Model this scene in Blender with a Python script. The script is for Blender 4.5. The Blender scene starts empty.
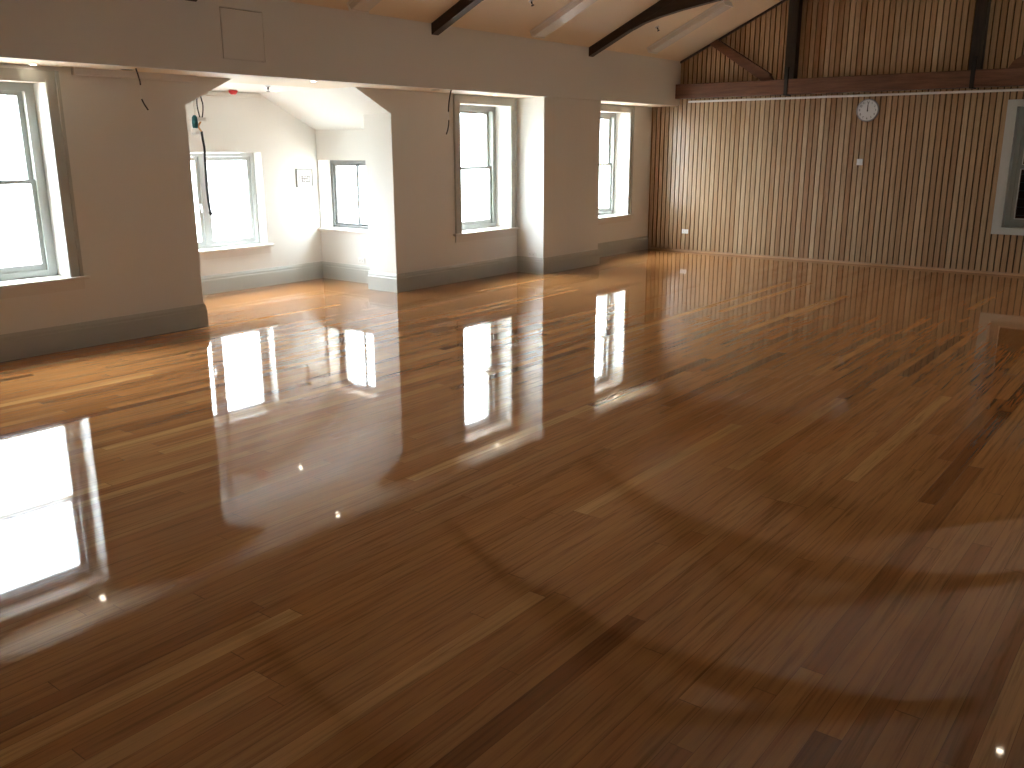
import bpy, bmesh, math, random
from mathutils import Vector, Matrix
random.seed(7)
C = bpy.context.scene.collection
sc = bpy.context.scene

# ------------------------------------------------------------------ dimensions (metres)
D = 13.83            # face of the timber wall (x)
FB = 7.28            # face of the left bulkhead (y)
FR = 0.88            # face of the right bulkhead (y)
WL, WR = 7.79, 7.79  # left wall planes
ZS, ZT = 2.36, 3.05  # soffit, top of bulkhead
S = 0.465            # roof slope
YR = 4.08            # ridge
WA, XL, XR = 9.52, 4.78, 8.04   # dormer back wall and side walls
P0, P1 = 5.045, 7.72            # dormer opening
PT = 8.25                       # back of the dormer piers
DC = (5.577+7.175)/2
def DZ(x): return ZS - .4916*(abs(x-DC) - .799)      # dormer slope
def zc(y): return ZT + S*(min(FB-y, y-FR))

# ------------------------------------------------------------------ materials
def lin(c):
    return tuple(((v/255)/12.92 if v/255 <= .04045 else ((v/255+.055)/1.055)**2.4) for v in c)
class NT:
    def __init__(s, name):
        s.m = bpy.data.materials.new(name); s.m.use_nodes = True
        s.t = s.m.node_tree; s.t.nodes.clear()
        s.out = s.n('ShaderNodeOutputMaterial')
    def n(s, typ, **kw):
        o = s.t.nodes.new(typ)
        for k, v in kw.items():
            if k.startswith('i_'):
                o.inputs[k[2:]].default_value = v
            else: setattr(o, k, v)
        return o
    def l(s, a, b): s.t.links.new(a, b)
    def math(s, op, a, b=None, c=None):
        o = s.n('ShaderNodeMath', operation=op)
        for i, v in enumerate((a, b, c)):
            if v is None: continue
            if isinstance(v, (int, float)): o.inputs[i].default_value = v
            else: s.l(v, o.inputs[i])
        return o.outputs[0]
    def ramp(s, fac, stops, interp='LINEAR'):
        r = s.n('ShaderNodeValToRGB'); r.color_ramp.interpolation = interp
        e = r.color_ramp.elements
        e[0].position, e[0].color = stops[0][0], (*stops[0][1], 1)
        e[1].position, e[1].color = stops[-1][0], (*stops[-1][1], 1)
        for p, c in stops[1:-1]:
            k = e.new(p); k.color = (*c, 1)
        s.l(fac, r.inputs[0]); return r.outputs[0]
    def mix(s, fac, a, b, mode='MIX'):
        o = s.n('ShaderNodeMix', data_type='RGBA', blend_type=mode)
        for sock, v in ((o.inputs[0], fac), (o.inputs[6], a), (o.inputs[7], b)):
            if isinstance(v, (int, float)): sock.default_value = v
            elif isinstance(v, tuple): sock.default_value = (*v, 1)
            else: s.l(v, sock)
        return o.outputs[2]

def paint(name, col, rough=.6, var=.05, scale=3.0, metallic=0, spec=.5):
    k = NT(name); b = k.n('ShaderNodeBsdfPrincipled')
    tc = k.n('ShaderNodeTexCoord'); nz = k.n('ShaderNodeTexNoise', i_Scale=scale, i_Detail=4.0)
    k.l(tc.outputs['Object'], nz.inputs['Vector'])
    lo = tuple(c*(1-var) for c in col); hi = tuple(min(1, c*(1+var)) for c in col)
    k.l(k.mix(nz.outputs['Fac'], lo, hi), b.inputs['Base Color'])
    b.inputs['Roughness'].default_value = rough; b.inputs['Metallic'].default_value = metallic
    b.inputs['Specular IOR Level'].default_value = spec
    k.l(b.outputs[0], k.out.inputs[0]); return k.m

M = {}
M['wall'] = paint('wall_paint', (.77, .765, .725), .55, .02, 1.5)
M['ceil'] = paint('ceiling_paint', (.79, .69, .54), .6, .02, 1.0)
M['trim'] = paint('trim_paint', (.48, .49, .45), .35, .03, 2.0)
M['sash'] = paint('sash_paint', (.37, .385, .355), .35, .03, 2.0)
M['sill'] = paint('sill_paint', (.72, .70, .65), .35, .02, 2.0)
M['white'] = paint('white_plastic', (.80, .80, .78), .3, .02, 5.0)
M['grey'] = paint('grey_print', (.13, .13, .13), .6, .1, 30.0)
M['dark_alu'] = paint('grey_aluminium', (.20, .21, .215), .35, .02, 5.0)
M['alu'] = paint('white_aluminium', (.52, .54, .53), .35, .02, 5.0)
M['steel'] = paint('steel', (.55, .55, .55), .3, .05, 20.0, 1.0)
M['iron'] = paint('black_iron', (.012, .011, .010), .5, .2, 20.0)
M['black'] = paint('black_rubber', (.008, .008, .008), .5, .2, 20.0)
M['teal'] = paint('teal_plastic', (.01, .13, .15), .4, .1, 20.0)
M['red'] = paint('red_plastic', (.62, .03, .035), .35, .05, 20.0)
M['brass'] = paint('copper_wire', (.65, .32, .12), .35, .1, 20.0)
M['void'] = paint('dark_void', (.02, .018, .015), .8, .1, 5.0)
M['dial'] = paint('clock_dial', (.72, .73, .74), .12, .01, 5.0)
M['clockrim'] = paint('clock_rim', (.35, .36, .38), .3, .02, 5.0)
M['lens'] = paint('prismatic_diffuser', (.74, .72, .68), .25, .02, 40.0)
M['concrete'] = paint('pale_paving', (.24, .24, .22), .8, .1, .5)

def wood(name, dark, light, axis, rough, stretch=14.0, spec=.5):
    k = NT(name); b = k.n('ShaderNodeBsdfPrincipled')
    tc = k.n('ShaderNodeTexCoord'); mp = k.n('ShaderNodeMapping')
    sc_ = [stretch]*3; sc_[axis] = 1.0; mp.inputs['Scale'].default_value = sc_
    k.l(tc.outputs['Object'], mp.inputs['Vector'])
    nz = k.n('ShaderNodeTexNoise', i_Scale=2.0, i_Detail=6.0, i_Roughness=.65, i_Distortion=.3)
    k.l(mp.outputs[0], nz.inputs['Vector'])
    k.l(k.ramp(nz.outputs['Fac'], [(.3, dark), (.7, light)]), b.inputs['Base Color'])
    b.inputs['Roughness'].default_value = rough; b.inputs['Specular IOR Level'].default_value = spec
    k.l(b.outputs[0], k.out.inputs[0]); return k.m
M['truss'] = wood('old_dark_timber', (.014, .0085, .006), (.045, .024, .014), 1, .4)
M['truss_v'] = wood('old_dark_timber_post', (.012, .008, .006), (.035, .020, .013), 2, .45)
M['tie'] = wood('red_brown_timber', (.085, .034, .017), (.21, .092, .048), 1, .45)
M['rail'] = wood('pale_rail_timber', (.32, .19, .10), (.46, .29, .17), 1, .4)

# floor: strip boards under gloss varnish
def floor_mat():
    k = NT('varnished_floorboards'); b = k.n('ShaderNodeBsdfPrincipled')
    tc = k.n('ShaderNodeTexCoord'); sp = k.n('ShaderNodeSeparateXYZ'); k.l(tc.outputs['Object'], sp.inputs[0])
    x, y = sp.outputs[0], sp.outputs[1]
    w = .0805
    yr = k.math('DIVIDE', y, w); row = k.math('FLOOR', yr); v = k.math('SUBTRACT', yr, row)
    rn = k.n('ShaderNodeTexWhiteNoise', noise_dimensions='1D'); k.l(row, rn.inputs['W'])
    L = k.math('MULTIPLY_ADD', rn.outputs['Value'], 1.6, 1.4)
    rn2 = k.n('ShaderNodeTexWhiteNoise', noise_dimensions='1D'); k.l(k.math('ADD', row, 91.37), rn2.inputs['W'])
    xs = k.math('ADD', k.math('DIVIDE', k.math('ADD', x, 20.0), L), k.math('MULTIPLY', rn2.outputs['Value'], 13.0))
    col = k.math('FLOOR', xs); u = k.math('SUBTRACT', xs, col)
    cv = k.n('ShaderNodeCombineXYZ'); k.l(row, cv.inputs[0]); k.l(col, cv.inputs[1])
    cn = k.n('ShaderNodeTexWhiteNoise', noise_dimensions='3D'); k.l(cv.outputs[0], cn.inputs['Vector'])
    cell = cn.outputs['Value']; cs = k.n('ShaderNodeSeparateColor'); k.l(cn.outputs['Color'], cs.inputs[0])
    base = k.ramp(cell, [(0, FLOOR_COL[0]), (.08, FLOOR_COL[1]), (.35, FLOOR_COL[2]), (.6, FLOOR_COL[3]), (.91, FLOOR_COL[4]), (1, FLOOR_COL[5])])
    # grain, shifted per board
    gm = k.n('ShaderNodeCombineXYZ')
    k.l(k.math('MULTIPLY_ADD', cs.outputs[0], 40.0, k.math('MULTIPLY', x, 2.2)), gm.inputs[0])
    k.l(k.math('MULTIPLY', y, 60.0), gm.inputs[1]); k.l(k.math('MULTIPLY', cell, 30.0), gm.inputs[2])
    g = k.n('ShaderNodeTexNoise', i_Scale=1.0, i_Detail=5.0, i_Roughness=.6, i_Distortion=.6); k.l(gm.outputs[0], g.inputs['Vector'])
    gr = k.ramp(g.outputs['Fac'], [(.28, (.46, .41, .37)), (.5, (1, 1, 1)), (.75, (1.25, 1.20, 1.12))])
    c1 = k.mix(.8, base, gr, 'MULTIPLY')
    # joints
    ej = k.math('GREATER_THAN', k.math('ABSOLUTE', k.math('SUBTRACT', v, .5)), .488)
    hj = k.math('GREATER_THAN', k.math('ABSOLUTE', k.math('SUBTRACT', u, .5)), .4992)
    jt = k.math('MAXIMUM', ej, hj)
    c2 = k.mix(k.math('MULTIPLY', jt, .55), c1, (.05, .022, .01))
    k.l(c2, b.inputs['Base Color'])
    # every board sits at its own slight tilt and is a little cupped; varnish is slightly wavy
    wn = k.n('ShaderNodeTexNoise', i_Scale=1.3, i_Detail=2.0)
    wv = k.n('ShaderNodeMapping'); wv.inputs['Scale'].default_value = (1.0, 5.0, 1.0)
    k.l(tc.outputs['Object'], wv.inputs['Vector']); k.l(wv.outputs[0], wn.inputs['Vector'])
    ws = k.n('ShaderNodeSeparateColor'); k.l(wn.outputs['Color'], ws.inputs[0])
    ny = k.math('ADD', k.math('MULTIPLY', k.math('SUBTRACT', cs.outputs[1], .5), .0004),
                k.math('MULTIPLY', k.math('SUBTRACT', v, .5), .0040))
    ny = k.math('ADD', ny, k.math('MULTIPLY', k.math('SUBTRACT', ws.outputs[0], .5), .0007))
    nx = k.math('MULTIPLY', k.math('SUBTRACT', ws.outputs[1], .5), .0010)
    cb = k.n('ShaderNodeCombineXYZ'); k.l(nx, cb.inputs[0]); k.l(ny, cb.inputs[1]); cb.inputs[2].default_value = 1
    nm = k.n('ShaderNodeVectorMath', operation='NORMALIZE'); k.l(cb.outputs[0], nm.inputs[0])
    k.l(nm.outputs[0], b.inputs['Normal'])
    b.inputs['Roughness'].default_value = .038; b.inputs['IOR'].default_value = 1.5
    k.l(b.outputs[0], k.out.inputs[0]); return k.m
FLOOR_COL = [(.19, .066, .021), (.305, .122, .038), (.352, .149, .046), (.375, .165, .053), (.41, .19, .064), (.53, .275, .10)]
M['floor'] = floor_mat()

PITCH = .0785
def slat_mat():
    k = NT('oiled_timber_slats'); b = k.n('ShaderNodeBsdfPrincipled')
    tc = k.n('ShaderNodeTexCoord'); sp = k.n('ShaderNodeSeparateXYZ'); k.l(tc.outputs['Object'], sp.inputs[0])
    row = k.math('FLOOR', k.math('DIVIDE', sp.outputs[1], PITCH))
    wn = k.n('ShaderNodeTexWhiteNoise', noise_dimensions='1D'); k.l(row, wn.inputs['W'])
    cs = k.n('ShaderNodeSeparateColor'); k.l(wn.outputs['Color'], cs.inputs[0])
    base = k.ramp(wn.outputs['Value'], [(0, (.33, .18, .095)), (.15, (.395, .25, .138)), (.5, (.435, .29, .168)), (.85, (.47, .33, .197)), (1, (.53, .385, .245))])
    gm = k.n('ShaderNodeCombineXYZ')
    k.l(k.math('MULTIPLY', sp.outputs[1], 50.0), gm.inputs[0]); k.l(k.math('MULTIPLY', cs.outputs[0], 40.0), gm.inputs[1])
    k.l(k.math('MULTIPLY', sp.outputs[2], 2.0), gm.inputs[2])
    g = k.n('ShaderNodeTexNoise', i_Scale=1.0, i_Detail=4.0, i_Distortion=.5); k.l(gm.outputs[0], g.inputs['Vector'])
    c = k.mix(.8, base, k.ramp(g.outputs['Fac'], [(.25, (.72, .68, .64)), (.55, (1, 1, 1)), (.8, (1.12, 1.1, 1.05))]), 'MULTIPLY')
    k.l(c, b.inputs['Base Color']); b.inputs['Roughness'].default_value = .27
    k.l(b.outputs[0], k.out.inputs[0]); return k.m
M['slat'] = slat_mat()

def brick_mat():
    k = NT('outside_brick'); b = k.n('ShaderNodeBsdfPrincipled')
    tc = k.n('ShaderNodeTexCoord'); mp = k.n('ShaderNodeMapping'); mp.inputs['Rotation'].default_value = (math.pi/2, 0, math.pi/2)
    k.l(tc.outputs['Object'], mp.inputs['Vector'])
    br = k.n('ShaderNodeTexBrick', i_Scale=4.2); k.l(mp.outputs[0], br.inputs['Vector'])
    br.inputs['Color1'].default_value = (.13, .055, .042, 1); br.inputs['Color2'].default_value = (.09, .04, .032, 1); br.inputs['Mortar'].default_value = (.2, .18, .16, 1)
    k.l(br.outputs['Color'], b.inputs['Base Color']); b.inputs['Roughness'].default_value = .85
    k.l(b.outputs[0], k.out.inputs[0]); return k.m
M['brick'] = brick_mat()

def glass_mat():
    k = NT('window_glass'); tr = k.n('ShaderNodeBsdfTransparent'); gl = k.n('ShaderNodeBsdfGlossy')
    tr.inputs[0].default_value = (.97, .99, .98, 1); gl.inputs['Roughness'].default_value = .0
    fr = k.n('ShaderNodeFresnel'); ge = k.n('ShaderNodeNewGeometry')
    k.l(k.math('MULTIPLY_ADD', ge.outputs['Backfacing'], 1/1.5-1.5, 1.5), fr.inputs['IOR']); mx = k.n('ShaderNodeMixShader')
    k.l(fr.outputs[0], mx.inputs[0]); k.l(tr.outputs[0], mx.inputs[1]); k.l(gl.outputs[0], mx.inputs[2])
    k.l(mx.outputs[0], k.out.inputs[0]); return k.m
M['glass'] = glass_mat()
def emit(name, col, st):
    k = NT(name); e = k.n('ShaderNodeEmission'); e.inputs[0].default_value = (*col, 1); e.inputs[1].default_value = st
    k.l(e.outputs[0], k.out.inputs[0]); return k.m
M['lamp'] = emit('lit_lamp', (1, .86, .66), 11.0)

# ------------------------------------------------------------------ mesh helpers
def obj(name, bm, mat, parent=None, smooth=False, loc=None):
    me = bpy.data.meshes.new(name); bmesh.ops.recalc_face_normals(bm, faces=bm.faces[:])
    if smooth:
        for f in bm.faces: f.smooth = True
    bm.to_mesh(me); bm.free()
    o = bpy.data.objects.new(name, me); C.objects.link(o)
    if mat: me.materials.append(M[mat] if isinstance(mat, str) else mat)
    if loc: o.location = loc
    if parent:
        o.parent = parent
    return o
def tag(o, label=None, cat=None, group=None, kind=None):
    if label: o['label'] = label
    if cat: o['category'] = cat
    if group: o['group'] = group
    if kind: o['kind'] = kind
    return o
def thing(name, label, cat, loc=(0, 0, 0), group=None, rot=None):
    o = bpy.data.objects.new(name, None); C.objects.link(o); o.location = loc; o.empty_display_size = .1
    if rot: o.rotation_euler = rot
    return tag(o, label, cat, group)
def struct(name, bm, mat, label=None, parent=None):
    o = obj(name, bm, mat, parent)
    if not parent: tag(o, label, None, None, 'structure')
    return o
def box(bm, x0, x1, y0, y1, z0, z1, bev=0):
    r = bmesh.ops.create_cube(bm, size=1.0)
    for v in r['verts']:
        v.co = Vector(((x0+x1)/2 + v.co.x*(x1-x0), (y0+y1)/2 + v.co.y*(y1-y0), (z0+z1)/2 + v.co.z*(z1-z0)))
    if bev:
        es = list({e for v in r['verts'] for e in v.link_edges})
        bmesh.ops.bevel(bm, geom=es, offset=bev, segments=2, affect='EDGES', profile=.6)
    return bm
def B(*a, **k): return box(bmesh.new(), *a, **k)
def prism(bm, pts, vec):
    """closed polygon pts (3D) extruded by vec"""
    v = [bm.verts.new(p) for p in pts]; f = bm.faces.new(v)
    r = bmesh.ops.extrude_face_region(bm, geom=[f])
    bmesh.ops.translate(bm, vec=vec, verts=[e for e in r['geom'] if isinstance(e, bmesh.types.BMVert)])
    return bm
def lathe(bm, prof, seg=32, ax='Z', c=(0, 0, 0)):
    """profile [(radius, height)], revolved about an axis through c"""
    rings = []
    for r, h in prof:
        ring = []
        for i in range(seg):
            a = 2*math.pi*i/seg
            p = (r*math.cos(a), r*math.sin(a), h)
            if ax == 'X': p = (h, r*math.cos(a), r*math.sin(a))
            ring.append(bm.verts.new((p[0]+c[0], p[1]+c[1], p[2]+c[2])))
        rings.append(ring)
    for a, b in zip(rings, rings[1:]):
        for i in range(seg):
            bm.faces.new((a[i], a[(i+1) % seg], b[(i+1) % seg], b[i]))
    bm.faces.new(rings[0]); bm.faces.new(rings[-1])
    return bm
def tube(bm, pts, r, seg=8):
    pts = [Vector(p) for p in pts]; rings = []
    for i, p in enumerate(pts):
        d = (pts[min(i+1, len(pts)-1)] - pts[max(i-1, 0)]).normalized()
        a = d.orthogonal().normalized() if abs(d.x) > .95 else d.cross(Vector((1, 0, 0))).normalized()
        b = d.cross(a)
        rings.append([bm.verts.new(p + (a*math.cos(2*math.pi*k/seg) + b*math.sin(2*math.pi*k/seg))*r) for k in range(seg)])
    for a, b in zip(rings, rings[1:]):
        for k in range(seg): bm.faces.new((a[k], a[(k+1) % seg], b[(k+1) % seg], b[k]))
    bm.faces.new(rings[0]); bm.faces.new(rings[-1])
    return bm
def curve_pts(pts, n=6):
    """Catmull-Rom through pts"""
    P = [Vector(p) for p in pts]; out = []
    for i in range(len(P)-1):
        p0, p1, p2, p3 = P[max(i-1, 0)], P[i], P[i+1], P[min(i+2, len(P)-1)]
        for k in range(n):
            t = k/n
            out.append(.5*((2*p1) + (p2-p0)*t + (2*p0-5*p1+4*p2-p3)*t*t + (3*p1-p0-3*p2+p3)*t**3))
    out.append(P[-1]); return out
def cells(bm, us, zs, holes, f):
    """solid wall of cells between the cuts us / zs, with rectangular holes; f(u, t, z) maps to xyz, t in 0..1 across the thickness"""
    us = sorted({round(v, 5) for v in us} | {round(h[i], 5) for h in holes for i in (0, 1)})
    zs = sorted({round(v, 5) for v in zs} | {round(h[i], 5) for h in holes for i in (2, 3)})
    nu, nz = len(us)-1, len(zs)-1
    def solid(i, j):
        if not (0 <= i < nu and 0 <= j < nz): return False
        u, z = (us[i]+us[i+1])/2, (zs[j]+zs[j+1])/2
        return not any(h[0] < u < h[1] and h[2] < z < h[3] for h in holes)
    vc = {}
    def V(i, t, j):
        if (i, t, j) not in vc: vc[(i, t, j)] = bm.verts.new(f(us[i], t, zs[j]))
        return vc[(i, t, j)]
    for i in range(nu):
        for j in range(nz):
            if not solid(i, j): continue
            for t in (0, 1): bm.faces.new((V(i, t, j), V(i+1, t, j), V(i+1, t, j+1), V(i, t, j+1)))
            for di, dj, a, b in ((-1, 0, (i, j), (i, j+1)), (1, 0, (i+1, j), (i+1, j+1)), (0, -1, (i, j), (i+1, j)), (0, 1, (i, j+1), (i+1, j+1))):
                if not solid(i+di, j+dj):
                    bm.faces.new((V(a[0], 0, a[1]), V(b[0], 0, b[1]), V(b[0], 1, b[1]), V(a[0], 1, a[1])))
    return bm

# ------------------------------------------------------------------ floor
struct('floor', B(-2.8, D+.3, -1.7, 9.75, -.12, 0), 'floor', 'glossy varnished strip timber floor')

# ------------------------------------------------------------------ windows: openings
REV1, REV2 = (2.716, 3.762), (8.92, 9.97)
REV3 = (12.06, 13.11)
HEAD, SILL = 2.235, .60
SM = .03   # sill board
# left wall
bm = bmesh.new()
cells(bm, [-2.6, 8.85], [0, ZS+.1], [(REV1[0], REV1[1], SILL, HEAD), (P0, P1, -1, 9)],
      lambda u, t, z: (u, WL + t*(PT-WL), z))
prism(bm, [(P0, WL, DZ(P0)), (P0, WL, ZS+.1), (5.577, WL, ZS+.1), (5.577, WL, ZS)], (0, PT-WL, 0))
prism(bm, [(P1, WL, DZ(P1)), (P1, WL, ZS+.1), (7.175, WL, ZS+.1), (7.175, WL, ZS)], (0, PT-WL, 0))
struct('wall_left', bm, 'wall', 'cream painted wall and piers under the bulkhead on the left')
bm = cells(bmesh.new(), [8.85, D+.3], [0, ZS+.1], [(REV2[0], REV2[1], SILL, HEAD+.015), (REV3[0], REV3[1], SILL, HEAD+.015)],
           lambda u, t, z: (u, WR + t*.5, z))
struct('wall_left.001', bm, 'wall', 'cream painted wall with two tall windows beside the square column')
struct('wall_column', B(10.12, 11.52, FB+.05, WR+.05, 0, ZS+.02), 'wall', 'cream square column between the two far tall windows')
# dormer
bm = cells(bmesh.new(), [XL-.3, XR+.4], [0, ZS+.1], [(5.66, 7.156, .50, 1.655)], lambda u, t, z: (u, WA + t*.4, z))
struct('wall_dormer_back', bm, 'wall', 'pale dormer back wall with a wide two-light window')
bm = cells(bmesh.new(), [PT-.02, WA+.02], [0, ZS+.1], [(8.545, 9.49, .64, 1.555)], lambda u, t, z: (XR + t*.4, u, z))
struct('wall_dormer_right', bm, 'wall', 'pale dormer side wall with a small sliding window')
struct('wall_dormer_left', B(XL-.4, XL, PT-.02, WA+.02, 0, ZS+.1), 'wall', 'pale dormer side wall hidden behind the left pier')
bm = bmesh.new()
prism(bm, [(XL-.4, PT-.02, 1.75), (XL-.4, PT-.02, ZS+.3), (XR+.4, PT-.02, ZS+.3), (XR+.4, PT-.02, 1.75), (XR, PT-.02, DZ(XR)), (7.175, PT-.02, ZS), (5.577, PT-.02, ZS), (XL, PT-.02, DZ(XL))], (0, WA+.4-PT, 0))
struct('ceiling_dormer', bm, 'wall', 'dormer ceiling with sloping sides')
bm = B(5.62, 7.2, WA-.035, WA+.01, 2.30, 2.345, bev=.008)
struct('trim_1', bm, 'sill', 'pale cornice strip along the top of the dormer back wall')

# bulkheads and soffits
PX0, PX1, PZ0, PZ1 = 5.14, 5.60, 2.483, 2.922
bm = cells(bmesh.new(), [-2.6, D+.02], [ZS, ZT+.12], [(PX0, PX1, PZ0, PZ1)], lambda u, t, z: (u, FB + t*.06, z))
box(bm, PX0-.03, PX1+.03, FB+.055, FB+.075, PZ0-.03, PZ1+.03)
struct('wall_bulkhead_left', bm, 'wall', 'long cream bulkhead above the left windows')
box_s = bmesh.new()
box(box_s, -2.6, D+.02, FB+.03, PT, ZS, ZS+.1)
struct('ceiling_soffit_left', box_s, 'ceil', 'white soffit under the left bulkhead')
struct('wall_bulkhead_right', B(-2.6, D+.02, FR-.06, FR, ZS, ZT+.12), 'wall', 'bulkhead on the camera side')
struct('ceiling_soffit_right', B(-2.6, D+.02, -1.7, FR-.03, ZS, ZS+.1), 'ceil', 'soffit on the camera side')
bm = cells(bmesh.new(), [-2.6, D+.3], [0, ZS+.1], [(-1.2, 3.4, -1, 9)], lambda u, t, z: (u, .12 - t*.3, z))
struct('wall_right', bm, 'wall', 'cream wall on the camera side')
bm = B(-1.6, 3.8, -1.75, -1.5, 0, ZS+.1); box(bm, -1.6, -1.2, -1.6, -.1, 0, ZS+.1); box(bm, 3.4, 3.8, -1.6, -.1, 0, ZS+.1)
struct('wall_recess', bm, 'tie', 'recess behind the camera, dark finish added to cut bounced light')  # unseen recess, dark timber colour chosen to lessen light bounced onto the floor
struct('wall_back', B(-2.85, -2.5, -.2, WL+.4, 0, 4.9), 'tie', 'end wall behind the camera, dark timber finish added to cut bounced light')  # out of view; dark timber instead of pale paint so less light bounces

# ceiling slopes
bm = bmesh.new()
def cpoly(x): return [(x, FB+.08, ZT-S*.08), (x, YR, ZT+S*(FB-YR)), (x, FR-.08, ZT-S*.08), (x, FR-.08, ZT+.1), (x, YR, ZT+S*(FB-YR)+.15), (x, FB+.08, ZT+.1)]
prism(bm, cpoly(-2.6), (D+.25+2.6, 0, 0))
struct('ceiling', bm, 'ceil', 'cream sloping ceiling')

# ------------------------------------------------------------------ timber slat wall
W6 = (1.24, 2.345, .62, 2.235)       # opening in y, z
bm = cells(bmesh.new(), [FR-.75, WR+.05], [0, 4.75], [(W6[0], W6[1], W6[2], W6[3])], lambda u, t, z: (D + .042 + t*.28, u, z))
back = struct('wall_far_backing', bm, 'void', 'dark backing behind the timber slats')
bm = bmesh.new()
i0, i1 = math.ceil(.13/PITCH), math.floor(WR/PITCH)
GAP = .0155
CY0, CY1, CZ0, CZ1 = W6[0]-.10, W6[1]+.10, .545, 2.305
for i in range(i0, i1+1):
    y0, y1 = i*PITCH + GAP/2, min((i+1)*PITCH - GAP/2, WR-.002)
    top = ZS+.05 if y0 > FB-.01 or y1 < FR+.01 else min(zc(y0), zc(y1))
    if y1 > CY0 and y0 < CY1:
        for z0, z1 in ((.035, CZ0), (CZ1, top)): box(bm, D, D+.05, y0, y1, z0, z1)
        if y0 < CY0: box(bm, D, D+.05, y0, CY0, CZ0, CZ1)
        if y1 > CY1: box(bm, D, D+.05, CY1, y1, CZ0, CZ1)
    else: box(bm, D, D+.05, y0, y1, .035, top)
struct('wall_far', bm, 'slat', 'vertical honey coloured timber slat wall')
struct('baseboard_far', B(D-.006, D+.028, .12, WR, 0, .034), 'rail', 'low timber strip at the foot of the slat wall')

# ------------------------------------------------------------------ baseboards
def skirting(name, path, label, mat='trim'):
    """profile swept along a 2D path; the room lies to the right of the direction of travel"""
    prof = [(-.004, 0), (.022, 0), (.022, .165), (.017, .175), (.017, .195), (.010, .212), (.006, .222), (-.004, .222)]
    P = [Vector(p) for p in path]; bm = bmesh.new(); rings = []
    nr = []
    for a, b in zip(P, P[1:]):
        d = (b-a).normalized(); nr.append(Vector((d.y, -d.x)))
    for i, p in enumerate(P):
        if i == 0: m = nr[0]
        elif i == len(P)-1: m = nr[-1]
        else:
            m = (nr[i-1]+nr[i]); m = m/ (1+nr[i-1].dot(nr[i]))
        rings.append([bm.verts.new((p.x+m.x*o, p.y+m.y*o, z)) for o, z in prof])
    n = len(prof)
    for a, b in zip(rings, rings[1:]):
        for k in range(n): bm.faces.new((a[k], a[(k+1) % n], b[(k+1) % n], b[k]))
    bm.faces.new(rings[0]); bm.faces.new(rings[-1])
    return struct(name, bm, mat, label)
CF = FB+.05
skirting('baseboard_left', [(-2.5, WL), (P0, WL), (P0, PT), (XL, PT), (XL, WA), (XR, WA), (XR, PT), (P1, PT), (P1, WL), (8.85, WL), (8.85, WR), (10.12, WR), (10.12, CF), (11.52, CF), (11.52, WR), (D-.005, WR)],
         'grey-green baseboard along the left wall, dormer and column')
skirting('baseboard_right', [(D-.005, .12), (3.4, .12), (3.4, -1.5), (-1.2, -1.5), (-1.2, .12), (-2.5, .12)], 'grey-green baseboard on the camera side')

# ------------------------------------------------------------------ sash windows
def ring(bm, x0, x1, z0, z1, w, y0, y1, wt=None, wb=None):
    """rectangular frame in the xz plane, members w wide, between y0 and y1"""
    wt = w if wt is None else wt; wb = w if wb is None else wb
    box(bm, x0, x0+w, y0, y1, z0, z1); box(bm, x1-w, x1, y0, y1, z0, z1)
    box(bm, x0+w, x1-w, y0, y1, z1-wt, z1); box(bm, x0+w, x1-w, y0, y1, z0, z0+wb)
    return bm
def sash_window(name, x0, x1, yw, head, depth, label, casing_top):
    root = thing(name, None, None, ((x0+x1)/2, yw, 0)); root['kind'] = 'structure'; root['label'] = label
    cx = (x0+x1)/2
    a, b = x0-cx, x1-cx                        # local coordinates, y measured into the wall
    zs = SILL+SM
    bm = bmesh.new(); cw = .105
    for s0, s1 in ((a-cw, a+.004), (b-.004, b+cw)):
        box(bm, s0, s1, -.018, .004, zs, casing_top)
    box(bm, a+.004, b-.004, -.018, .004, head-.004, casing_top)
    # back band on the outer edge, bead at the inner one
    box(bm, a-cw-.006, a-cw+.022, -.03, .004, zs, casing_top); box(bm, b+cw-.022, b+cw+.006, -.03, .004, zs, casing_top)
    box(bm, a-.018, a+.002, -.023, .004, zs, head+.018); box(bm, b-.002, b+.018, -.023, .004, zs, head+.018)
    obj('casing', bm, 'trim', root)
    bm = bmesh.new(); box(bm, a-cw-.05, b+cw+.05, -.055, .002, SILL, zs, bev=.008); box(bm, a+.001, b-.001, .0, depth+.06, SILL, zs)
    obj('sill', bm, 'sill', root)
    obj('apron', B(a-cw-.01, b+cw+.01, -.02, .004, SILL-.085, SILL), 'sill', root)
    # box frame, then two sashes, the lower one nearer the room
    fr = ring(bmesh.new(), a+.002, b-.002, zs, head-.002, .075, depth, depth+.12, .055, .06)
    box(fr, a+.07, a+.085, depth-.012, depth+.004, zs+.05, head-.05); box(fr, b-.085, b-.07, depth-.012, depth+.004, zs+.05, head-.05)
    box(fr, a+.07, b-.07, depth-.012, depth+.004, head-.07, head-.05)
    frame = obj('frame', fr, 'sash', root)
    i0, i1, z0, z1 = a+.077, b-.077, zs+.06, head-.057
    zm = (z0+z1)/2
    for nm, q0, q1, yy, wt, wb in (('lower_sash', z0, zm+.018, depth+.015, .032, .05), ('upper_sash', zm-.018, z1, depth+.06, .045, .032)):
        s = obj(nm, ring(bmesh.new(), i0, i1, q0, q1, .042, yy, yy+.042, wt, wb), 'sash', root)
        obj('pane', B(i0+.04, i1-.04, yy+.018, yy+.022, q0+wb-.002, q1-wt+.002), 'glass', s)
    return root
sash_window('window_1', *REV1, WL, HEAD, .20, 'tall double-hung sash window in grey-green casing, cut off at the left', 2.325)
sash_window('window_2', *REV2, WR, HEAD+.015, .25, 'tall double-hung sash window left of the square column', 2.352)
sash_window('window_3', *REV3, WR, HEAD+.015, .25, 'tall double-hung sash window right of the column, beside the slat wall', 2.352)

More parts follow.
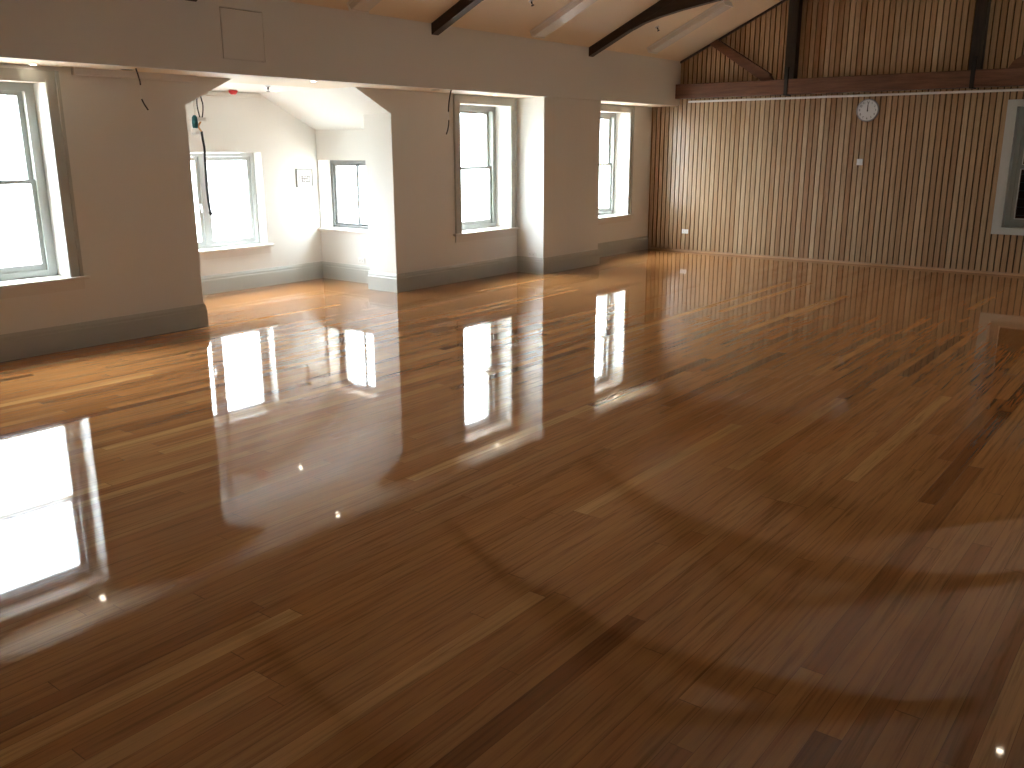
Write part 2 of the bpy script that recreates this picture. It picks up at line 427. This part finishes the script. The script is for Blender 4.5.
# dormer back window: two casements
root = thing('window_4', None, None, (6.408, WA, 0)); root['kind'] = 'structure'; root['label'] = 'wide low two-light window in the dormer back wall'
a, b = 5.66-6.408, 7.156-6.408
bm = ring(bmesh.new(), a+.002, b-.002, .53, 1.653, .055, .15, .23, .045, .035); box(bm, -.035, .035, .15, .23, .56, 1.61)
obj('frame', bm, 'alu', root)
for s0, s1 in ((a+.058, -.036), (.036, b-.058)):
    s = obj('casement', ring(bmesh.new(), s0, s1, .566, 1.607, .045, .165, .205), 'alu', root)
    obj('pane', B(s0+.043, s1-.043, .183, .187, .609, 1.564), 'glass', s)
    hx = s1-.022 if s0 < -.3 else s0+.022
    h = B(hx-.010, hx+.010, .148, .166, 1.03, 1.07); box(h, hx-.007, hx+.007, .132, .150, .96, 1.06, bev=.003)
    obj('handle', h, 'steel', s)
bm = bmesh.new(); box(bm, a-.07, b+.07, -.06, .002, .50, .53, bev=.008); box(bm, a+.001, b-.001, 0, .2, .50, .53)
obj('sill', bm, 'sill', root); obj('apron', B(a-.04, b+.04, -.02, .004, .415, .50), 'sill', root)

# dormer side window: sliding, looks along y
root = thing('window_5', None, None, (XR, 9.0175, 0)); root['kind'] = 'structure'; root['label'] = 'small sliding window in the dormer side wall, partly behind the pier'
root.rotation_euler = (0, 0, -math.pi/2)       # local x -> -y, local y -> +x
a, b = -.4725, .4725
bm = ring(bmesh.new(), a+.002, b-.002, .672, 1.553, .035, .20, .29, .045, .03); obj('frame', bm, 'dark_alu', root)
for s0, s1, yy in ((a+.036, .03, .225), (-.03, b-.036, .255)):
    s = obj('sliding_sash', ring(bmesh.new(), s0, s1, .70, 1.51, .032, yy, yy+.024), 'dark_alu', root)
    obj('pane', B(s0+.03, s1-.03, yy+.010, yy+.014, .73, 1.48), 'glass', s)
bm = bmesh.new(); box(bm, a-.03, b+.02, -.055, .002, .64, .672, bev=.008); box(bm, a+.001, b-.001, 0, .26, .64, .672)
obj('sill', bm, 'sill', root)

# window in the slat wall, looks along x; local x -> -y
yc = (W6[0]+W6[1])/2
root = thing('window_6', None, None, (D, yc, 0)); root['kind'] = 'structure'; root['label'] = 'window with pale casing in the timber slat wall at the right edge'
root.rotation_euler = (0, 0, -math.pi/2)
hw = (W6[1]-W6[0])/2
obj('casing', ring(bmesh.new(), -hw-.098, hw+.098, .547, 2.303, .098, -.02, .02, .068, .073), 'trim', root)
obj('lining', ring(bmesh.new(), -hw+.0005, hw-.0005, .6205, 2.2345, .02, -.019, .30), 'trim', root)
obj('frame', ring(bmesh.new(), -hw+.02, hw-.02, .6405, 2.2145, .06, .17, .29), 'sash', root)
for nm, q0, q1, yy in (('lower_sash', .70, 1.46, .185), ('upper_sash', 1.42, 2.155, .235)):
    s = obj(nm, ring(bmesh.new(), -hw+.08, hw-.08, q0, q1, .045, yy, yy+.045), 'sash', root)
    obj('glazing_bead', ring(bmesh.new(), -hw+.124, hw-.124, q0+.044, q1-.044, .011, yy-.003, yy+.02), 'white', s)
    obj('pane', B(-hw+.12, hw-.12, yy+.02, yy+.024, q0+.04, q1-.04), 'glass', s)
bm = B(D+1.5, D+1.8, -1.0, 4.6, -4, 6); box(bm, D+.1, D+.3, -1.0, .125, -4, 6); box(bm, D+.1, D+.3, .125, 4.6, -4, -.125); box(bm, D+.3, D+1.5, 4.3, 4.6, -4, 6); box(bm, D+.3, D+1.5, -1.0, -.7, -4, 6); box(bm, D+.2, D+1.5, -.7, 4.3, 4.72, 6); box(bm, D+.3, D+1.5, -.7, 4.3, -4, -3.7); struct('wall_neighbour_sky_block', bm, 'brick', 'dark red brick wall outside the right window, with added sides and roof blocking sky light')  # unseen sides, roof and plugs added to keep sky light off the brick

# ------------------------------------------------------------------ trusses
def rafter_poly(y_foot, y_top, top=0.0, depth=.118):
    return [(y_foot, zc(y_foot)-top), (y_top, zc(y_top)-top), (y_top, zc(y_top)-depth), (y_foot, zc(y_foot)-depth)]
def mirror(pts): return [(FB+FR-y, z) for y, z in pts][::-1]
ZCUR = [(6.62, 3.232), (6.45, 3.298), (6.22, 3.356), (5.92, 3.412), (5.6, 3.458), (5.2, 3.512), (4.7, 3.565), (YR, 3.60)]
def bay_truss(x, label, group='arched timber trusses under the ceiling'):
    t = thing('roof_truss', label, 'roof truss', (x, YR, 0), group)
    th = .055
    for side in (0, 1):
        pl = rafter_poly(FB+.01, YR+.0, -.01)
        pl = mirror(pl) if side else pl
        obj('rafter', prism(bmesh.new(), [(-th, y-YR, z) for y, z in pl], (2*th, 0, 0)), 'truss', t)
        low = ZCUR; up = []
        for y, z in ZCUR[::-1]:
            up.append((y, max(z+.012, min(zc(y)-.10, z+.30))))
        pl = low + up
        pl = mirror(pl) if side else pl
        obj('arched_brace', prism(bmesh.new(), [(-th+.006, y-YR, z) for y, z in pl], (2*th-.012, 0, 0)), 'truss', t)
    return t
bay_truss(4.855, 'dark roof truss whose rafter foot shows at the top edge, left of the access panel')
bay_truss(7.95, 'dark roof truss whose rafter meets the bulkhead left of the middle ceiling light')
bay_truss(11.155, 'dark roof truss with curved brace, second rafter from the timber slat wall')

t = thing('roof_truss', 'queen-post truss with red-brown tie beam lying against the timber slat wall', 'roof truss', (D, YR, 0))
X0, X1 = -.155, -.001
obj('tie_beam', B(X0, X1, FR+.02-YR, FB+.005-YR, 2.468, 2.69, bev=.008), 'tie', t)
for s in (1, -1):
    cpost = 1.325 if s > 0 else -1.205
    obj('queen_post', B(X0+.01, X1, cpost-.075, cpost+.075, 2.691, zc(YR+abs(cpost))-.005), 'truss_v', t)
    obj('strap', B(X0-.012, X1, cpost+.012*s-.028+.02, cpost+.012*s+.028+.02, 2.455, 2.86, bev=.004), 'iron', t)
    p = [(2.60, 3.30), (2.50, 3.36), (1.60, 2.80), (1.60, 2.692), (1.74, 2.692)]
    p = [(2.66, 3.265), (2.545, 3.335), (1.66, 2.79), (1.60, 2.692), (1.78, 2.692)]
    obj('strut', prism(bmesh.new(), [(X0+.05, s*y, z) for y, z in p], (.10, 0, 0)), 'tie', t)
    pl = rafter_poly(FB, YR, .0, .03); pl = pl if s > 0 else mirror(pl)
    obj('rafter', prism(bmesh.new(), [(-.035, y-YR, z) for y, z in pl], (.034, 0, 0)), 'truss', t)
obj('straining_beam', B(X0+.02, X1, -1.25, 1.25, 3.82, 3.93), 'truss', t)

# white rail on the slats
tag(obj('picture_rail', B(D-.028, D-.0005, 1.2, 7.11, 2.405, 2.437, bev=.006), 'sill'), 'thin white rail running across the slat wall below the tie beam', 'rail')

# ------------------------------------------------------------------ access panel
t = thing('access_panel', 'square flush access panel in the left bulkhead', 'panel', (5.37, FB, 2.70))
w2, h2 = (PX1-PX0)/2, (PZ1-PZ0)/2
obj('door', B(-w2+.007, w2-.007, 0, .03, -h2+.007, h2-.007), 'wall', t)
fr = ring(bmesh.new(), -w2, w2, -h2, h2, .004, .03, .054); obj('frame', fr, 'void', t)  # near-black ring darkens the shadow gap round the door

# ------------------------------------------------------------------ fluorescent ceiling lights
def fluoro(x, y_low, length, label):
    al = math.atan(S); yc_ = y_low - length*math.cos(al)/2
    t = thing('ceiling_light', label, 'ceiling light', (x, yc_, zc(yc_)), 'fluorescent fittings on the sloping ceiling', rot=(-al, 0, 0))
    hl = length/2
    obj('housing', B(-.13, .13, -hl, hl, -.03, -.0005, bev=.004), 'white', t)
    bm = bmesh.new()
    prism(bm, [(-.13, -hl+.012, -.03), (.13, -hl+.012, -.03), (.112, -hl+.012, -.078), (-.112, -hl+.012, -.078)], (0, length-.024, 0))
    obj('diffuser', bm, 'lens', t)
    for s in (-1, 1):
        obj('end_cap', B(-.133, .133, s*hl-.007, s*hl+.007, -.082, -.0005, bev=.003), 'white', t)
    return t
fluoro(12.50, 7.09, 1.30, 'unlit white batten light on the ceiling nearest the timber slat wall')
fluoro(9.68, 7.14, 1.30, 'unlit white batten light on the ceiling above the tall window left of the column')
fluoro(6.68, 7.17, 1.30, 'unlit white batten light at the top edge, above the dormer opening')

# sprinkler heads
def sprinkler(loc, label, tilt=0):
    t = thing('sprinkler_head', label, 'sprinkler', loc, 'sprinkler heads', rot=(tilt, 0, 0))
    obj('escutcheon', lathe(bmesh.new(), [(.03, 0), (.03, -.006), (.016, -.014)], 20), 'steel', t)
    obj('nozzle', lathe(bmesh.new(), [(.010, -.012), (.010, -.035), (.005, -.04), (.005, -.055), (.02, -.056), (.02, -.060)], 14), 'iron', t)
al = -math.atan(S)
sprinkler((11.87, 6.65, zc(6.65)), 'small sprinkler head beside the batten light nearest the timber slat wall', al)
sprinkler((8.91, 6.65, zc(6.65)), 'small sprinkler head on the ceiling at the top edge of the photo', al)
sprinkler((6.46, 8.385, ZS), 'small sprinkler head on the white dormer ceiling')

# ------------------------------------------------------------------ downlights
def downlight(x, y, label, lit=True):
    t = thing('downlight', label, 'downlight', (x, y, ZS), 'recessed downlights in the soffits')
    obj('trim_ring', lathe(bmesh.new(), [(.022, .0), (.024, -.005), (.046, -.005), (.048, -.001), (.048, .0)], 28), 'white', t)
    obj('lamp', lathe(bmesh.new(), [(.022, -.0005), (.022, -.0052)], 24), 'lamp' if lit else 'lens', t)
downlight(3.64, 7.69, 'downlight in the soffit above the left-edge sash window')
downlight(6.30, 7.44, 'lit downlight in the soffit over the dormer opening')
downlight(7.06, 9.02, 'downlight in the dormer ceiling by its back wall')
downlight(9.36, 7.56, 'lit downlight in the soffit before the sash window left of the column')
downlight(12.5, 7.55, 'downlight in the soffit before the sash window by the slat wall')
downlight(6.31, .63, 'downlight in the soffit on the camera side')

# red smoke detector
t = thing('fire_detector', 'round red fire detector on the dormer ceiling', 'detector', (6.57, 9.17, ZS))
obj('base', lathe(bmesh.new(), [(.042, 0), (.042, -.010)], 28), 'white', t)
obj('body', lathe(bmesh.new(), [(.048, -.010), (.052, -.020), (.046, -.036), (.028, -.054), (.022, -.056)], 28), 'red', t, True)

# ------------------------------------------------------------------ holes and hanging cables
def hole(name, x, y, r, label):
    t = thing(name, label, 'opening', (x, y, ZS), 'unfitted downlight holes')
    obj('hole_shade', lathe(bmesh.new(), [(r, -.0006), (r, -.003)], 28), 'void', t)  # near-black disc under the soffit paints the shade inside an open hole
    obj('cut_edge', lathe(bmesh.new(), [(r, -.0003), (r, -.004), (r+.006, -.004), (r+.006, -.0003)], 28), 'wall', t)
hole('downlight_hole', 4.38, 7.58, .055, 'empty round hole in the soffit beside the left hanging cable')
hole('downlight_hole', 8.10, 7.43, .055, 'empty round hole in the soffit near the sash window left of the column')
def cable(name, pts, r, segs, label):
    """segs: list of (start fraction, end fraction, material, part name)"""
    P = curve_pts(pts, 8); n = len(P)-1
    t = thing(name, label, 'cable', P[0], 'loose cables hanging from the soffit')
    for f0, f1, m, nm in segs:
        q = [p - P[0] for p in P[round(f0*n):round(f1*n)+1]]
        obj(nm, tube(bmesh.new(), q, r if m != 'white' else r*.85), m, t, True)
cable('hanging_cable', [(4.365, 7.42, ZS+.0), (4.383, 7.42, 2.29), (4.392, 7.42, 2.236), (4.385, 7.42, 2.14), (4.405, 7.42, 2.08), (4.44, 7.42, 2.025)], .0065,
      [(0, .42, 'black', 'sheath'), (.42, .68, 'white', 'bare_end'), (.68, 1, 'black', 'core')], 'short dark cable hanging from the soffit beside the left-edge window')
cable('hanging_cable', [(8.275, 7.34, ZS+.0), (8.25, 7.34, 2.29), (8.225, 7.34, 2.18), (8.22, 7.34, 2.09), (8.222, 7.34, 2.0), (8.205, 7.34, 1.92), (8.175, 7.34, 1.86)], .0075,
      [(0, .45, 'black', 'sheath'), (.45, .63, 'white', 'bare_end'), (.63, 1, 'black', 'core')], 'short dark cable hanging left of the sash window beside the column')
# dormer flex with white connector
yy = 8.42
t = thing('hanging_flex', 'long black flex with white connector hanging in the dormer opening', 'cable', (5.62, yy, ZS))
def loc(pts): return [(x-5.62, y-yy, z-ZS) for x, y, z in pts]
for s in (-1, 1):
    obj('wire', tube(bmesh.new(), curve_pts(loc([(5.615, yy, ZS), (5.615+s*.022, yy, 2.22), (5.62+s*.034, yy, 2.13), (5.62+s*.018, yy, 2.03), (5.615+s*.006, yy, 2.0)])), .007), 'black', t, True)
obj('connector', B(-.05, .05, -.02, .02, 1.972-ZS, 2.012-ZS, bev=.006), 'white', t)
obj('copper_core', tube(bmesh.new(), loc([(5.612, yy, 1.975), (5.577, yy, 1.92), (5.612, yy, 1.87)]), .010), 'brass', t, True)
main = [(5.612, yy, 1.875), (5.618, yy, 1.80), (5.628, yy, 1.70), (5.622, yy, 1.60), (5.618, yy, 1.45), (5.615, yy, 1.3), (5.62, yy, 1.15), (5.635, yy, 1.055)]
obj('flex', tube(bmesh.new(), curve_pts(loc(main)), .012), 'black', t, True)
obj('flex_end', tube(bmesh.new(), loc([(5.630, yy, 1.06), (5.643, yy, 1.025)]), .018), 'iron', t, True)
t = thing('hanging_lamp_holder', 'teal lamp holder with white end on a thin cord in the dormer opening', 'lamp holder', (5.45, yy-.10, ZS))
obj('cord', tube(bmesh.new(), curve_pts([(0.02, 0, 0), (.015, 0, -.15), (.04, 0, -.28), (.03, 0, -.35)]), .005), 'sill', t, True)
obj('holder', lathe(bmesh.new(), [(.012, -.33), (.026, -.35), (.030, -.40), (.028, -.44), (.022, -.46)], 16, c=(.028, 0, 0)), 'teal', t, True)
obj('socket_end', lathe(bmesh.new(), [(.020, -.455), (.036, -.475), (.040, -.52)], 16, c=(.024, 0, 0)), 'white', t, True)

# cable trunking along the top of the left wall
t = thing('cable_trunking', 'pale strip of cable trunking along the top of the left pier', 'trunking', (4.6, WL, 2.3345))
obj('channel', B(-.595, .56, -.055, .001, -.030, .0262, bev=.004), 'white', t)
obj('end_cap', B(-.605, -.594, -.058, .001, -.032, .0262, bev=.003), 'white', t)

# ------------------------------------------------------------------ wall fittings
t = thing('wall_notice', 'small pale framed notice with grey lettering on the dormer back wall', 'sign', (7.815, WA, 1.33))
obj('frame', ring(bmesh.new(), -.135, .135, -.115, .115, .014, -.018, -.0005), 'sash', t)
obj('sheet', B(-.122, .122, -.008, -.0005, -.102, .102), 'white', t)
bm = bmesh.new()
for dx, h in ((-.085, .095), (-.05, .085), (-.035, .085), (-.01, .08), (.02, .085), (.05, .08), (.08, .085)):
    box(bm, dx-.005, dx+.005, -.0095, -.0075, -.055, -.055+h)
for x0, x1, z in ((-.05, -.03, .02), (-.04, .0, -.05), (-.01, .05, .025), (.0, .04, -.012), (.02, .08, -.05), (.04, .085, .02), (-.03, .0, -.01)):
    box(bm, x0, x1, -.0095, -.0075, z-.005, z+.006)
obj('lettering', bm, 'grey', t)

def outlet(loc, rot, label, double=True):
    t = thing('power_outlet', label, 'power outlet', loc, 'white power outlets', rot=(0, 0, rot))
    w = .058 if double else .036
    obj('plate', B(-w, w, -.013, -.0005, -.036, .036, bev=.004), 'white', t)
    for cx in ((-.028, .028) if double else (0,)):
        for dx, dz in ((-.006, .004), (.006, .004), (0, -.008)):
            obj('pin_slot', B(cx+dx-.001, cx+dx+.001, -.0145, -.0125, dz-.004, dz+.004), 'black', t)
        obj('switch', B(cx-.005, cx+.005, -.017, -.012, .016, .027, bev=.001), 'white', t)
R = -math.pi/2
outlet((D, 7.07, .338), R, 'white double power outlet low on the timber slat wall')
outlet((XR, 8.74, .285), R, 'white power outlet above the baseboard in the dormer, beside the pier')
outlet((10.12, 7.52, .262), R, 'white power outlet low on the side of the square column')
t = thing('wall_switch', 'small white switch on the timber slat wall below the clock', 'switch', (D, 4.29, 1.49), rot=(0, 0, R))
obj('plate', B(-.04, .04, -.03, -.0005, -.045, .045, bev=.006), 'white', t)
obj('rocker', B(-.012, .012, -.036, -.028, -.018, .018, bev=.003), 'white', t)

# clock
t = thing('wall_clock', 'round white-faced wall clock on the timber slat wall under the tie beam', 'clock', (D, 4.245, 2.215), rot=(0, 0, R))
def lathe_y(prof, seg=48):
    bm = lathe(bmesh.new(), prof, seg); bmesh.ops.rotate(bm, verts=bm.verts, matrix=Matrix.Rotation(math.pi/2, 3, 'X')); return bm   # z -> -y
obj('rim', lathe_y([(.150, .0005), (.158, .012), (.158, .03), (.152, .042), (.143, .042), (.143, .0305)]), 'clockrim', t, False)
obj('dial', lathe_y([(.1445, .026), (.1445, .031)]), 'dial', t)
for h in range(1, 13):
    cu = bpy.data.curves.new('numeral', 'FONT'); cu.body = str(h); cu.size = .042; cu.align_x = 'CENTER'; cu.align_y = 'CENTER'; cu.extrude = .0008
    ob = bpy.data.objects.new('numeral', cu); C.objects.link(ob)
    bpy.context.view_layer.update()
    me = bpy.data.meshes.new_from_object(ob.evaluated_get(bpy.context.evaluated_depsgraph_get()))
    a = math.pi/2 - h*math.pi/6
    me.transform(Matrix.Translation((.112*math.cos(a), -.0318, .112*math.sin(a))) @ Matrix.Rotation(math.pi/2, 4, 'X'))
    num = bmesh.new(); num.from_mesh(me); bpy.data.meshes.remove(me); bpy.data.objects.remove(ob); bpy.data.curves.remove(cu)
    obj('numeral', num, 'black', t)
def hand(nm, ang, ln, w, y):
    bm = bmesh.new(); box(bm, -w, w, y-.0015, y, -.02, ln)
    bmesh.ops.rotate(bm, verts=bm.verts, matrix=Matrix.Rotation(ang, 3, 'Y')); obj(nm, bm, 'black', t)
hand('hour_hand', math.radians(1), .072, .006, -.0335); hand('minute_hand', math.radians(2), .108, .004, -.0365)
obj('hub', lathe_y([(.009, .031), (.009, .040)], 16), 'black', t)

# ------------------------------------------------------------------ outside
struct('ground', B(-60, 80, 10.5, 120, -4.2, -4), 'concrete', 'pale ground outside the windows')

w = bpy.data.worlds.new('overcast'); sc.world = w; w.use_nodes = True
nt = w.node_tree; nt.nodes.clear()
o = nt.nodes.new('ShaderNodeOutputWorld'); bg = nt.nodes.new('ShaderNodeBackground')
tc = nt.nodes.new('ShaderNodeTexCoord'); sp = nt.nodes.new('ShaderNodeSeparateXYZ'); rp = nt.nodes.new('ShaderNodeValToRGB')
rp.color_ramp.elements[0].position = .0; rp.color_ramp.elements[0].color = (.283, .31, .345, 1)
rp.color_ramp.elements[1].position = 1.0; rp.color_ramp.elements[1].color = (.85, .93, 1.035, 1)
nt.links.new(tc.outputs['Generated'], sp.inputs[0]); nt.links.new(sp.outputs[2], rp.inputs[0])
nt.links.new(rp.outputs[0], bg.inputs[0]); bg.inputs[1].default_value = 24.0
nt.links.new(bg.outputs[0], o.inputs[0])

def portal(loc, rot, sx, sy):
    l = bpy.data.lights.new('window_portal', 'AREA'); l.shape = 'RECTANGLE'; l.size = sx; l.size_y = sy
    l.cycles.is_portal = True
    ob = bpy.data.objects.new('window_portal', l); C.objects.link(ob); ob.location = loc; ob.rotation_euler = rot
ry = (-math.pi/2, 0, 0)     # -Z local to -Y
for x0, x1 in (REV1, REV2, REV3): portal(((x0+x1)/2, 8.2, 1.43), ry, 1.05, 1.62)
portal((6.408, WA+.3, 1.08), ry, 1.5, 1.15)
portal((XR+.35, 9.0175, 1.1), (0, math.pi/2, 0), .92, .95)

# ------------------------------------------------------------------ camera
yaw, pit, rol, f = 0.6618810858607959, 0.257227322734788, -0.0025959836702130258, 0.8966279730728008
cam = bpy.data.cameras.new('camera'); co = bpy.data.objects.new('camera', cam); C.objects.link(co)
fw = Vector((math.cos(yaw)*math.cos(pit), math.sin(yaw)*math.cos(pit), -math.sin(pit)))
rt = Vector((math.sin(yaw), -math.cos(yaw), 0)); up = rt.cross(fw)
r2 = rt*math.cos(rol) + up*math.sin(rol); u2 = -rt*math.sin(rol) + up*math.cos(rol)
co.matrix_world = Matrix(((r2.x, u2.x, -fw.x, 0), (r2.y, u2.y, -fw.y, 0), (r2.z, u2.z, -fw.z, 1.7), (0, 0, 0, 1)))
cam.sensor_width = 36; cam.lens = f*1000/1024*36; cam.clip_start = .05; cam.clip_end = 300
sc.camera = co

sc.view_settings.view_transform = 'Standard'; sc.view_settings.look = 'None'
sc.view_settings.gamma = 1; sc.view_settings.use_curve_mapping = False
sc.view_settings.exposure = 1.82
sc.cycles.max_bounces = 14; sc.cycles.diffuse_bounces = 8; sc.cycles.glossy_bounces = 6; sc.cycles.transparent_max_bounces = 12
sc.cycles.sample_clamp_indirect = 12; sc.cycles.use_denoising = True
